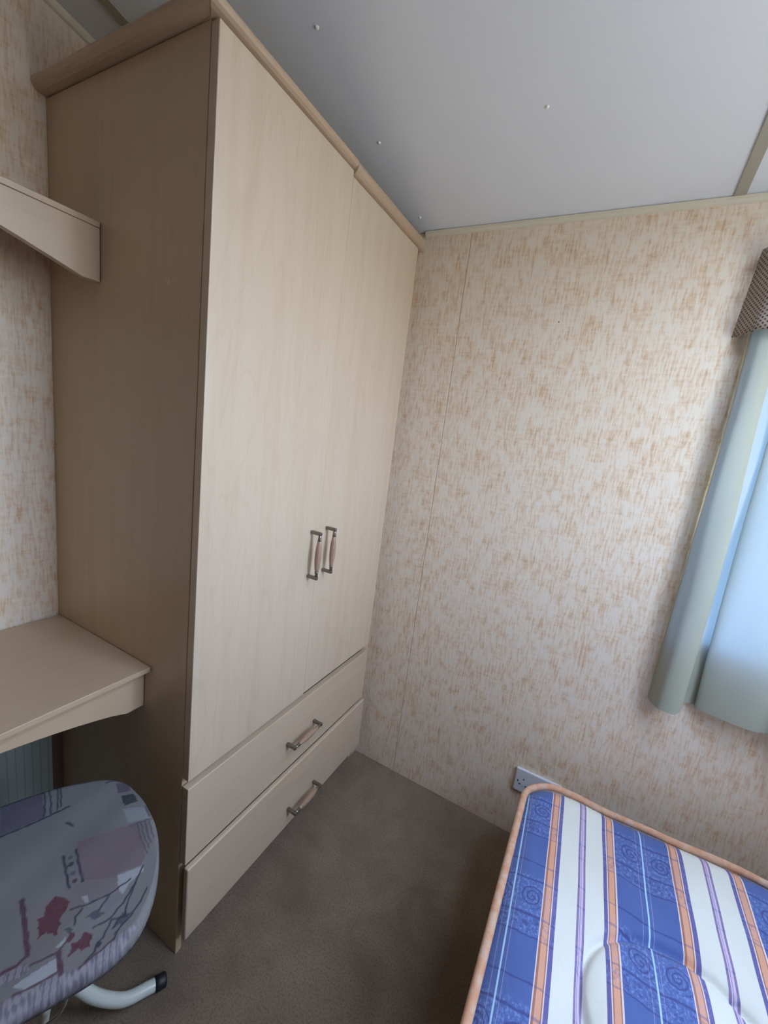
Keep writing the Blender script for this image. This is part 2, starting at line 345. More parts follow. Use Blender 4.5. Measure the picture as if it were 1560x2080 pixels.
for x, y in ((0.003, 0.224), (0.416, 0.496), (0.005, 0.490), (0.008, 0.764)):
    bm = bmesh.new(); bmesh.ops.create_uvsphere(bm, u_segments=12, v_segments=8, radius=0.0048)
    for v in bm.verts: v.co = Vector((x, y, ceil_z(y))) + Vector((v.co.x, v.co.y, v.co.z*0.7))
    bm_to(bm, 'stud', 'stud', cl, True)

# far wall: a backing with the window opening, faced with two wallpapered boards that meet in a narrow groove
def holed(name, along, a0, a1, zlo, ztop, hole, t0, t1, mat, parent=None, bev=0.0):
    """wall slab with a rectangular hole; 'along' is the axis it runs on, t0..t1 its thickness; ztop(a)->height"""
    h0, h1, hz0, hz1 = hole; bm = bmesh.new()
    def P(a, t, z): return (a, t, z) if along == 'x' else (t, a, z)
    def slab(b0, b1, z0f, z1f):
        vs = [bm.verts.new(P(a, t, z)) for a, z in ((b0, z0f(b0)), (b1, z0f(b1)), (b1, z1f(b1)), (b0, z1f(b0))) for t in (t0, t1)]
        q = vs
        for f in ((0, 2, 4, 6), (1, 3, 5, 7), (0, 1, 3, 2), (2, 3, 5, 4), (4, 5, 7, 6), (6, 7, 1, 0)): bm.faces.new([q[i] for i in f])
    k = lambda z: (lambda a: z)
    slab(a0, h0, k(zlo), ztop); slab(h1, a1, k(zlo), ztop); slab(h0, h1, k(zlo), k(hz0)); slab(h0, h1, k(hz1), ztop)
    return bm_to(bm, name, mat, parent)
wf = struct(holed('wall_far', 'x', -D-0.05, XR+0.05, 0, lambda a: HC, WIN1, W+0.006, W+0.05, 'lining'), 'far wall of apricot streaked wallpaper with the window')
XS = 0.1622
box('wall_panel', -D, XS-0.0012, W, W+0.0065, 0.0, HC-0.001, 'paper', wf, 0.0012)
holed('wall_panel', 'x', XS+0.0012, XR, 0, lambda a: HC-0.001, WIN1, W, W+0.0065, 'paper', wf)
box('seam_strip', XS-0.0011, XS+0.0011, W+0.0012, W+0.0058, 0.0, HC-0.002, 'seam', wf, 0)
box('nail_hole', 0.4695, 0.4722, W-0.0006, W+0.001, 1.706, 1.709, 'dark', wf, 0)
wl = struct(prism('wall_left', [(W, 0), (W, ceil_z(W)), (YB, ceil_z(YB)), (YB, 0)], -D-0.05, -D, 'x', 'paper'), 'left wall of shaded streaked wallpaper')
box('lower_panel', -D, -D+0.008, YB+0.02, -0.0265, 0.0, 0.722, 'ribbed', wl, 0.001)['label'] = 'grey green ribbed panel under the desk'
box('batten', -D, -D+0.006, -0.0262, -0.0005, 0.0, 0.722, 'dark_wood', wl, 0.001)['label'] = 'dark brown batten'
struct(holed('wall_right', 'y', YB-0.05, W+0.006, 0, lambda a: ceil_z(a), WIN2_ADDED, XR, XR+0.05, 'paper'), 'right wall with an added window')
struct(box('wall_back', -D, XR, YB-0.05, YB, 0, ceil_z(YB), 'dark_wood', bev=0), 'unseen back wall coloured dark brown to cut fill light')  # unseen wall, dark colour put in to lower bounce on the left side
def bead(name, p0, p1, w, h, label):
    """quarter-round beading between wall and ceiling, section in the plane across p0-p1"""
    p0, p1 = Vector(p0), Vector(p1); t = (p1-p0).normalized(); out = w; dn = h
    vs = []; fs = []; prof = [Vector((0, 0, 0)), out] + [out*math.cos(a) + dn*math.sin(a) for a in (0.5, 0.95, 1.3)] + [dn]
    for p in (p0, p1): vs += [p + q for q in prof]
    k = len(prof)
    for i in range(k): fs.append((i, (i+1) % k, k+(i+1) % k, k+i))
    fs += [tuple(range(k))[::-1], tuple(range(k, 2*k))]
    return struct(add(name, vs, fs, 'cream_trim'), label)
bead('trim_1', (0.004, W, HC-0.0005), (XR, W, HC-0.0005), Vector((0, -0.011, 0)), Vector((0, 0, -0.015)), 'cream beading between far wall and ceiling')
bead('trim_2', (-D, W-0.02, ceil_z(W-0.02)-0.0005), (-D, YB, ceil_z(YB)-0.0005), Vector((0.011, 0, 0)), Vector((0, 0, -0.015)), 'cream beading between left wall and ceiling')

def window(name, along, a0, a1, z0, z1, t0, mullion, label):
    """plastic frame, two panes and a sill in the wall opening; t0 inner face of the wall"""
    s = 1
    def B(nm, b0, b1, c0, c1, q0, q1, mat, par, bev=0.002):
        if along == 'x': return box(nm, b0, b1, t0+q0, t0+q1, c0, c1, mat, par, bev)
        return box(nm, t0+q0, t0+q1, b0, b1, c0, c1, mat, par, bev)
    root = empty(name, ((a0+a1)/2, t0+0.03, z0) if along == 'x' else (t0+0.03, (a0+a1)/2, z0)); struct(root, label)
    g = 0.020
    B('frame', a0, a0+g, z0, z1, 0.012, 0.05, 'upvc', root); B('frame', a1-g, a1, z0, z1, 0.012, 0.05, 'upvc', root)
    B('frame', a0+g, a1-g, z0, z0+g, 0.012, 0.05, 'upvc', root); B('frame', a0+g, a1-g, z1-g, z1, 0.012, 0.05, 'upvc', root)
    B('mullion', mullion-0.02, mullion+0.02, z0+g, z1-g, 0.012, 0.05, 'upvc', root)
    B('pane', a0+g-0.004, mullion-0.016, z0+g-0.004, z1-g+0.004, 0.029, 0.033, 'glass', root, 0)
    B('pane', mullion+0.016, a1-g+0.004, z0+g-0.004, z1-g+0.004, 0.029, 0.033, 'glass', root, 0)
    return root
window('window_1', 'x', *WIN1, W, 1.21, 'white framed window behind the sage green curtain')
window('added_window_2', 'y', *WIN2_ADDED, XR, 0.14, 'unseen white framed window added in the right wall for more daylight')

# ------------------------------------------------------------------ wardrobe
Wd, SPL = 0.7993, 0.4015
wr = tag(empty('wardrobe', (-0.28, 0.4, 0)), 'tall pale beech wardrobe with two doors over two drawers', 'wardrobe')
XC = -0.0215
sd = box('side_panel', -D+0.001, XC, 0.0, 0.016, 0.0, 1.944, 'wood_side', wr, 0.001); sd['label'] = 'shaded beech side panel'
bm = bmesh.new(); bmesh.ops.create_uvsphere(bm, u_segments=12, v_segments=8, radius=0.006)
for v in bm.verts: v.co = Vector((-0.1152 + v.co.x, v.co.y*0.4, 1.5538 + v.co.z*1.2))
bm_to(bm, 'screw_cap', 'wood_side', sd, True)
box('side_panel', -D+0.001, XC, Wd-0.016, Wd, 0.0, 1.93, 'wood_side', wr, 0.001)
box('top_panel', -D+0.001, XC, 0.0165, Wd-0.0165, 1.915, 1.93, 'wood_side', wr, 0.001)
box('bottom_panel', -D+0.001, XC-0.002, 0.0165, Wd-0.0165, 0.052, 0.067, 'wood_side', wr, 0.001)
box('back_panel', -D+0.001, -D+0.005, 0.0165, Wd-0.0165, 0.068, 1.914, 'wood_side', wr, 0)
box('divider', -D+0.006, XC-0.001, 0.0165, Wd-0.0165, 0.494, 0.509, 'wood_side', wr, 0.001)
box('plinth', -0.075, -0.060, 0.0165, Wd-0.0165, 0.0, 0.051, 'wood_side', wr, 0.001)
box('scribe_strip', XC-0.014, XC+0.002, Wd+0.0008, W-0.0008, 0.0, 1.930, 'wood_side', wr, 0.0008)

def handle(par, xf, yc, zc, vertical):
    """128 mm bow handle: two pewter brackets and a turned wooden grip, on the face x = xf"""
    L, pr, r = 0.064, 0.030, 0.0047
    def pt(a, x): return (xf + x, yc, zc + a) if vertical else (xf + x, yc + a, zc)
    for s in (-1, 1):
        bm = bmesh.new()
        if vertical: bm_box(bm, xf+0.0004, xf+pr+r, yc-r, yc+r, zc+s*L-r, zc+s*L+r, 0.0016)
        else: bm_box(bm, xf+0.0004, xf+pr+r, yc+s*L-r, yc+s*L+r, zc-r, zc+r, 0.0016)
        # sleeve that takes the grip
        a0, a1 = s*(L-0.001), s*(L-0.020); seg = 12; rings = []
        for a, rr in ((a0, r*0.98), ((a0+a1)/2, r*0.95), (a1+s*0.004, r*1.12), (a1, r*1.22)):
            c = Vector(pt(a, pr)); ring = []
            for j in range(seg):
                w = 2*math.pi*j/seg
                ring.append(bm.verts.new(c + (Vector((math.cos(w), math.sin(w), 0)) if vertical else Vector((math.cos(w), 0, math.sin(w))))*rr))
            rings.append(ring)
        for p, q in zip(rings, rings[1:]):
            for j in range(seg): bm.faces.new((p[j], p[(j+1) % seg], q[(j+1) % seg], q[j]))
        bm.faces.new(rings[0]); bm.faces.new(rings[-1])
        bm_to(bm, 'handle_bracket', 'pewter', par, True)['label'] = 'aged pewter handle bracket'
    n = 16; path = [pt(-(L-0.0195) + (2*(L-0.0195))*i/n, pr) for i in range(n+1)]
    g = tube('handle_grip', path, lambda t: 0.0050 + 0.0042*math.sin(math.pi*t)**0.9, 'grip', par, seg=14); g['label'] = 'turned wooden handle grip'
d1 = box('door', -0.0195, 0.0, 0.0, SPL-0.0008, 0.512, 1.9405, 'wood_z', wr, 0.0014)
d2 = box('door', -0.0195, -0.0012, SPL+0.0008, Wd, 0.5145, 1.9285, 'wood_z', wr, 0.0014)
dr1 = box('drawer', -0.0195, 0.0006, 0.0, Wd-0.002, 0.2835, 0.4915, 'wood_y', wr, 0.002, 3)
dr2 = box('drawer', -0.0045, 0.0110, 0.0, Wd+0.001, 0.0690, 0.2770, 'wood_y', wr, 0.0035, 3)
handle(d1, 0.0, 0.3648, 0.971, True); handle(d2, -0.0012, 0.436, 0.9725, True)
handle(dr1, 0.0006, 0.4055, 0.379, False); handle(dr2, 0.0110, 0.4245, 0.137, False)

# half-round cornice: front rail (its underside is notched for the taller left door) and side return, mitred at the corner
def cornice_profile(zb, zt, pr, n=9):
    """(outward, z) points from the bottom edge round to the top edge"""
    h = zt - zb
    return [(pr*math.sin(math.pi*i/n*0.94+0.06)**0.75, zb + h*(1-math.cos(math.pi*i/n))/2) for i in range(n+1)]
ZF, ZS = 1.968, 1.976
def rail(stations, name, mat, par):
    """stations: list of [(profile points in world)], same count"""
    vs = [p for s in stations for p in s]; k = len(stations[0]); fs = []
    for i in range(len(stations)-1):
        for j in range(k): fs.append((i*k+j, i*k+(j+1) % k, (i+1)*k+(j+1) % k, (i+1)*k+j))
    fs += [tuple(range(k))[::-1], tuple(range((len(stations)-1)*k, len(stations)*k))]
    bm = bmesh.new(); V = [bm.verts.new(v) for v in vs]
    for f in fs: bm.faces.new([V[i] for i in f])
    return bm_to(bm, name, mat, par)
XB, PRJ = -0.0205, 0.0325
def front_station(y, zb, mitre=False):
    pr = cornice_profile(zb, ZF, PRJ); s = [(XB + o, (y - o*0.86 if mitre else y), z) for o, z in pr]
    return s + [(XB-0.02, y, ZF), (XB-0.02, y, zb)]
co = rail([front_station(-0.0005, 1.9440, True), front_station(SPL, 1.9420), front_station(SPL+0.0006, 1.9305), front_station(W-0.001, 1.9305)], 'cornice', 'cornice', wr)
def side_station(x, zb, mitre=False):
    pr = cornice_profile(zb, ZS, 0.027); s = [((x + o*1.16 if mitre else x), -0.0005 - o, z) for o, z in pr]
    return s + [(x, 0.018, ZS), (x, 0.018, zb)]
rail([side_station(-D+0.001, 1.9465), side_station(XB-0.022, 1.9455), side_station(XB-0.0005, 1.9450, True)], 'cornice', 'cornice_x', wr)

# ------------------------------------------------------------------ wall shelf and desk to the left of the wardrobe
YL = -1.02                                   # far end of shelf and desk, out of view
def arch(y_end, zlow, zmid, flat, top, n=28, pw=1.0):
    """lower edge of an arched fascia between y=-0.001 and y_end, plus its straight top edge"""
    pts = [(-0.0015, zlow), (-flat, zlow-0.0005)]
    y0, y1 = -flat, y_end+flat
    for i in range(1, n): t = i/n; pts.append((y0+(y1-y0)*t, zlow + (zmid-zlow)*math.sin(math.pi*t)**pw))
    pts += [(y_end+flat, zlow-0.0005), (y_end, zlow), (y_end, top), (-0.0015, top)]
    return pts
sh = tag(empty('wall_shelf', (-D, -0.5, 1.667)), 'short beech wall shelf with an arched fascia above the desk', 'shelf')
box('shelf_board', -D+0.001, -0.3345, YL, -0.0015, 1.6672, 1.6785, 'wood_desk', sh, 0.0012)
prism('fascia', arch(YL, 1.5635, 1.652, 0.036, 1.6665), -0.352, -0.3355, 'x', 'wood_desk', sh, 0.001)
dk = tag(empty('desk', (-D, -0.5, 0.63)), 'beech desk top fixed between the walls with an arched apron', 'desk')
box('desk_top', -D+0.009, -0.1400, YL, -0.0010, 0.7290, 0.7415, 'wood_desk', dk, 0.0012)
prism('apron', arch(YL, 0.6345, 0.708, 0.040, 0.7285, pw=0.8), -0.178, -0.1625, 'x', 'wood_desk', dk, 0.001)
box('wall_cleat', -D+0.009, -D+0.034, YL, -0.001, 0.690, 0.7285, 'wood_side', dk, 0.001)

# ------------------------------------------------------------------ mattress on its base
MX0, MX1, MY0, MY1, MZ, MT = 0.648, 1.345, -1.15, 0.712, 0.36, 0.14
bb = tag(box('bed_base', MX0+0.04, MX1-0.01, MY0+0.03, MY1-0.05, 0.0, MZ-MT-0.001, 'base_cloth', bev=0.01, loc=((MX0+MX1)/2, -0.2, 0)), 'low grey cloth bed base hidden under the striped mattress', 'bed')
mt = tag(empty('mattress', ((MX0+MX1)/2, -0.2, MZ-MT)), 'blue, white and apricot striped single mattress with apricot piping', 'mattress')
RC = 0.095
mcx, mcy, mhx, mhy = (MX0+MX1)/2, (MY0+MY1)/2, (MX1-MX0)/2, (MY1-MY0)/2
def rounded(x, y, hx, hy, r):
    """square grid position -> rounded rectangle position"""
    kx, ky = max(-(hx-r), min(hx-r, x)), max(-(hy-r), min(hy-r, y)); dx, dy = x-kx, y-ky
    L = math.hypot(dx, dy)
    if L > 1e-9: q = max(abs(dx), abs(dy))/L; dx *= q; dy *= q
    return kx+dx, ky+dy
def edge_dist(x, y, hx, hy, r):
    qx, qy = abs(x)-(hx-r), abs(y)-(hy-r)
    return -(math.hypot(max(qx, 0), max(qy, 0)) + min(max(qx, qy), 0) - r)
def bow(x, y):
    """slight unevenness of the edge"""
    return 0.010*math.exp(-((x-0.80)/0.07)**2)*max(0, min(1, (y-0.45)/0.25))
QC = [(0.985, 0.205), (0.985, -0.42), (0.985, -0.98)]
def top_z(x, y, ed):
    z = MZ - 0.021*(1-min(1, ed/0.05))**2.0 + 0.006*math.sin(x*9.0+0.6)*math.sin(y*6.5+0.4)
    z += 0.0025*math.sin(x*47+2*math.sin(y*13))*math.sin(y*21+1.3)*min(1, ed/0.06)
    for cx, cy in QC:
        a = math.atan2(y-cy, x-cx); r = math.hypot((x-cx)/1.02, y-cy); R0 = 0.168 + 0.022*math.cos(a-1.0)
        q = (r-R0)/0.0075; z -= 0.012*math.exp(-q*q*0.9) + 0.007*math.exp(-((r-R0)/0.035)**2)
        if r < R0: z += 0.010*(1-(r/R0)**2)
    return z
nx, ny = 220, 420
gx = np.linspace(-mhx, mhx, nx); gy = np.linspace(-mhy, mhy, ny)
verts = []; uvs = []
def stripe_u(x, y): return x - max(-0.02, 0.034-0.08*(x-0.75))*max(-0.6, min(1.2, 0.62-y))
for j in range(ny):
    for i in range(nx):
        x, y = rounded(gx[i], gy[j], mhx-0.008, mhy-0.008, RC) if False else rounded(gx[i]*(mhx-0.010)/mhx, gy[j]*(mhy-0.010)/mhy, mhx-0.010, mhy-0.010, RC)
        ed = edge_dist(x, y, mhx-0.010, mhy-0.010, RC); X, Y = x+mcx, y+mcy
        Y += bow(X, Y); verts.append((X, Y, top_z(X, Y, max(0, ed)))); uvs.append((stripe_u(X, Y), Y))
faces = [(j*nx+i, j*nx+i+1, (j+1)*nx+i+1, (j+1)*nx+i) for j in range(ny-1) for i in range(nx-1)]
# rim indices (counter-clockwise), side wall and underside
rim = [i for i in range(nx)] + [j*nx+nx-1 for j in range(1, ny)] + [(ny-1)*nx+i for i in range(nx-2, -1, -1)] + [j*nx for j in range(ny-2, 0, -1)]
prev = rim
for dz, sc in ((-0.035, 1.004), (-0.085, 1.006), (-(MT-0.03), 1.0)):
    cur = []
    for r in rim:
        x, y, z = verts[r]; cur.append(len(verts)); verts.append((mcx+(x-mcx)*sc, mcy+(y-mcy)*(1+(sc-1)*0.4), MZ+dz)); uvs.append((uvs[r][0], uvs[r][1]-dz))
    k = len(rim)
    for a in range(k): faces.append((prev[a], cur[a], cur[(a+1) % k], prev[(a+1) % k]))
    prev = cur
faces.append(tuple(prev[::-1]))
ms = add('ticking_cover', verts, faces, 'ticking', mt, True)
uvl = ms.data.uv_layers.new(name='UVMap'); li = np.zeros(len(ms.data.loops), dtype=np.int32); ms.data.loops.foreach_get('vertex_index', li)
uvl.data.foreach_set('uv', np.array(uvs, dtype=np.float32)[li].ravel())
def outline(inset, z, n=14, bowed=True):
    hx, hy, r = mhx-inset, mhy-inset, RC; pts = []
    for cx, cy, a0 in ((hx-r, hy-r, 0), (-hx+r, hy-r, 90), (-hx+r, -hy+r, 180), (hx-r, -hy+r, 270)):
        for i in range(n+1): a = math.radians(a0+90*i/n); pts.append((cx+r*math.cos(a)+mcx, cy+r*math.sin(a)+mcy))
    out = []
    for i, p in enumerate(pts):                      # resample long edges
        q = pts[(i+1) % len(pts)]; L = math.hypot(q[0]-p[0], q[1]-p[1]); m = max(1, int(L/0.025))
        for j in range(m): out.append((p[0]+(q[0]-p[0])*j/m, p[1]+(q[1]-p[1])*j/m))
    res = []
    for x, y in out:
        zz = z + (0.006*math.sin(x*9.0+0.6)*math.sin(y*6.5+0.4) if bowed else 0) + 0.0016*math.sin(x*31+y*23)
        res.append((x, y+(bow(x, y) if bowed else 0), zz))
    return res
tube('piping', outline(0.006, MZ-0.010), 0.0092, 'tape', mt, closed=True, seg=12)['label'] = 'apricot tape piping round the upper edge'
tube('piping', outline(0.006, MZ-MT+0.0135, bowed=False), 0.0115, 'tape', mt, closed=True, seg=10)['label'] = 'apricot tape piping round the lower edge'

# ------------------------------------------------------------------ curtain, pelmet, rail
prof = [(0.922, 0.834), (0.9225, 0.815), (0.925, 0.796), (0.936, 0.776), (0.957, 0.770), (0.978, 0.775), (0.989, 0.788), (0.980, 0.806), (0.984, 0.823), (1.010, 0.829), (1.029, 0.824), (1.018, 0.813), (1.030, 0.803), (1.060, 0.794), (1.115, 0.784), (1.150, 0.789), (1.178, 0.805), (1.196, 0.824), (1.203, 0.818), (1.190, 0.794), (1.192, 0.772), (1.222, 0.762), (1.254, 0.770), (1.272, 0.792), (1.280, 0.815)]
cp = catmull([(x, y, 0) for x, y in prof], 5); ZT, nb = 1.742, 60
vs = []; fs = []
for b in range(nb+1):
    t = b/nb
    for a, p in enumerate(cp):
        k = 0.80 + 0.20*t**0.8; x = 0.923 + (p.x-0.923)*k + 0.003*math.sin(t*7+a*0.11)
        amp = 0.55 + 0.45*min(1, t*1.15); amp = max(amp, min(1, 1-(a-5)/8)); y = 0.802 + (p.y-0.802)*amp + 0.0035*math.sin(t*11+a*0.17)*min(1, t*2)
        x -= 0.012*math.exp(-((t-0.66)/0.05)**2)*math.exp(-(a/12)**2)*0 + 0.010*max(0, t-0.62)/0.38*math.exp(-(a/14)**2)
        hem = 0.668 + 0.026*(1-math.exp(-max(0, p.x-0.975)/0.02)) - 0.010*max(0, p.x-1.18)/0.1
        vs.append((x, min(y, W-0.0012), ZT + (hem-ZT)*t))
na = len(cp)
for b in range(nb):
    for a in range(na-1): fs.append((b*na+a, b*na+a+1, (b+1)*na+a+1, (b+1)*na+a))
cu = add('curtain', vs, fs, 'curtain', None, True, loc=(1.15, 0.80, 0.668))
tag(cu, 'sage green curtain drawn back at the left side of the window', 'curtain')
pm = tag(empty('pelmet', (1.15, W, 1.667)), 'taupe woven fabric pelmet over the top of the curtain', 'pelmet')
path = catmull([(0.888, W-0.001, 0), (0.897, 0.815, 0), (0.908, 0.795, 0), (0.921, 0.774, 0), (0.945, 0.762, 0), (0.985, 0.757, 0), (1.10, 0.757, 0), (1.25, 0.757, 0), (1.36, 0.757, 0), (1.40, 0.765, 0), (1.42, 0.80, 0), (1.425, W-0.001, 0)], 8)
zs = [1.8685, 1.82, 1.77, 1.72, 1.6855, 1.667]; vs = []; fs = []; uvs = []; n = len(path); acc = 0.0
arc = [0.0]
for i in range(1, n): arc.append(arc[-1] + (path[i]-path[i-1]).length)
for k, z in enumerate(zs):
    s = (z-1.667)/0.2
    for i, p in enumerate(path):
        sx = 0.016*s*(1 if p.x < 1.2 else -1)*(1 if p.x < 1.0 or p.x > 1.38 else 0)
        vs.append((p.x+sx, p.y, z + (0.004*math.sin(arc[i]*26) if k > 3 and p.y < 0.78 else 0))); uvs.append((arc[i], z))
for k in range(len(zs)-1):
    for i in range(n-1): fs.append((k*n+i, k*n+i+1, (k+1)*n+i+1, (k+1)*n+i))
pf = add('fabric_face', vs, fs, 'pelmet', pm, True)
ul = pf.data.uv_layers.new(name='UVMap'); li = np.zeros(len(pf.data.loops), dtype=np.int32); pf.data.loops.foreach_get('vertex_index', li)
ul.data.foreach_set('uv', np.array(uvs, dtype=np.float32)[li].ravel())
so = pf.modifiers.new('cloth', 'SOLIDIFY'); so.thickness = 0.003; so.offset = 1
vs2 = [(p.x + (0.004 + 0.08*(z-1.667) if p.x < 1.0 else (-0.004 - 0.08*(z-1.667) if p.x > 1.38 else 0)), min(p.y+0.0042, W-0.001), z) for z in (1.84, 1.674) for p in path]
add('lining', vs2, [(i, i+1, n+i+1, n+i) for i in range(n-1)], 'lining', pm, True).modifiers.new('cloth', 'SOLIDIFY').thickness = 0.001
box('top_board', 0.912, 1.40, 0.765, W-0.001, 1.848, 1.862, 'white_plastic', pm, 0.001)
box('curtain_rail', 0.925, 1.39, 0.792, 0.812, 1.744, 1.766, 'white_plastic', pm, 0.002)
for x in (0.98, 1.36): box('rail_bracket', x, x+0.02, 0.813, W-0.0005, 1.748, 1.762, 'white_plastic', pm, 0.001)

# ------------------------------------------------------------------ socket outlet on the far wall
sk = tag(empty('wall_socket', (0.66, W, 0.185)), 'white plastic wall socket low beside the mattress corner', 'socket')
pl = box('face_plate', 0.6100, 0.7560, W-0.0110, W-0.0005, 0.1815, 0.2680, 'white_plastic', sk, 0.004, 3)
for x, z, w, h in ((0.6211, 0.2222, 0.0035, 0.0065), (0.6387, 0.2335, 0.0035, 0.0062), (0.6279, 0.2122, 0.0062, 0.0034), (0.6495, 0.2108, 0.0070, 0.0032), (0.70, 0.233, 0.0036, 0.0070), (0.692, 0.212, 0.0062, 0.0034), (0.708, 0.212, 0.0062, 0.0034)):
    box('pin_slot', x-w/2, x+w/2, W-0.0116, W-0.0109, z-h/2, z+h/2, 'dark', pl, 0)

# ------------------------------------------------------------------ ironing board half under the desk
PAT_P= [('mauveD', [(-0.1585, -0.2277), (-0.1689, -0.1652), (-0.0901, -0.1619), (-0.0852, -0.2262)]), ('beige', [(0.0869, -0.1924), (0.0897, -0.1554), (0.1015, -0.1355), (0.1312, -0.1206), (0.149, -0.1489), (0.1798, -0.1603), (0.1772, -0.19), (0.1581, -0.1926)]), ('pink', [(0.0024, -0.1209), (0.0168, -0.0239), (0.0976, -0.0263), (0.1102, -0.0372), (0.1034, -0.0706), (0.1106, -0.0755), (0.0837, -0.1177)]), ('pink2', [(0.0874, -0.1414), (0.0837, -0.1177), (0.1095, -0.0734), (0.136, -0.0726), (0.1291, -0.1169), (0.124, -0.1372)]), ('light', [(-0.0274, -0.0427), (-0.0121, -0.0091), (0.0202, -0.0037), (0.0103, -0.0387)]), ('mauve', [(-0.1024, -0.0429), (-0.0948, -0.022), (-0.0683, -0.0216), (-0.0748, -0.0434)]), ('char', [(-0.0649, -0.0402), (-0.0558, -0.0178), (-0.031, -0.0151), (-0.0335, -0.0382)]), ('grey', [(-0.0146, -0.0074), (-0.0144, -0.0014), (0.0153, -0.0003), (0.0157, -0.0051)]), ('white', [(0.1077, -0.0722), (0.1127, -0.0336), (0.1214, -0.0332), (0.1314, -0.0574), (0.1494, -0.0747)]), ('mauve2', [(0.1389, -0.0964), (0.1353, -0.0735), (0.148, -0.0698), (0.1627, -0.0959)]), ('red', [(0.0897, -0.1554), (0.1002, -0.1441), (0.1134, -0.139), (0.1216, -0.1438), (0.1332, -0.1529), (0.1516, -0.1571), (0.1498, -0.1627), (0.1387, -0.1692), (0.1441, -0.1818), (0.1269, -0.1767), (0.1124, -0.1818), (0.1132, -0.1714), (0.0994, -0.1684)]), ('red', [(0.1702, -0.1227), (0.1823, -0.1147), (0.195, -0.1203), (0.1977, -0.1303), (0.1907, -0.1345), (0.195, -0.1474), (0.1819, -0.141), (0.1762, -0.1405), (0.1795, -0.1302)]), ('red', [(0.1673, -0.147), (0.1598, -0.14), (0.166, -0.1372), (0.1753, -0.1444)]), ('leaf', [(0.1889, -0.0907), (0.1747, -0.0759), (0.1859, -0.0668), (0.1933, -0.0752)]), ('leaf', [(0.1475, -0.1204), (0.1494, -0.1049), (0.1637, -0.0977), (0.1575, -0.1128)]), ('leaf', [(0.1522, -0.1476), (0.1505, -0.1409), (0.1596, -0.1359), (0.1615, -0.1434)]), ('leaf', [(0.2017, -0.0908), (0.1927, -0.0824), (0.189, -0.0782), (0.2032, -0.0857)]), ('navy', [(0.2025, -0.1153), (0.1964, -0.1096), (0.2011, -0.106), (0.2064, -0.11)]), ('white', [(0.1905, -0.2083), (0.1865, -0.1591), (0.2056, -0.1587), (0.2032, -0.196)]), ('white', [(0.1702, -0.1598), (0.1651, -0.15), (0.1614, -0.1466), (0.1721, -0.1489), (0.1744, -0.1569)]), ('white', [(0.112, -0.124), (0.1156, -0.1154), (0.1303, -0.1151), (0.1246, -0.1199)])]
PAT_B= [('band', [(0.203, -0.2122), (0.2098, -0.1604), (0.2173, -0.1353), (0.2056, -0.0913), (0.2014, -0.0547), (0.2549, -0.1235), (0.2558, -0.163), (0.2291, -0.232), (0.1989, -0.2331)]), ('band', [(0.1687, -0.2263), (0.1685, -0.1942), (0.1803, -0.1908), (0.185, -0.1943), (0.1776, -0.226)])]
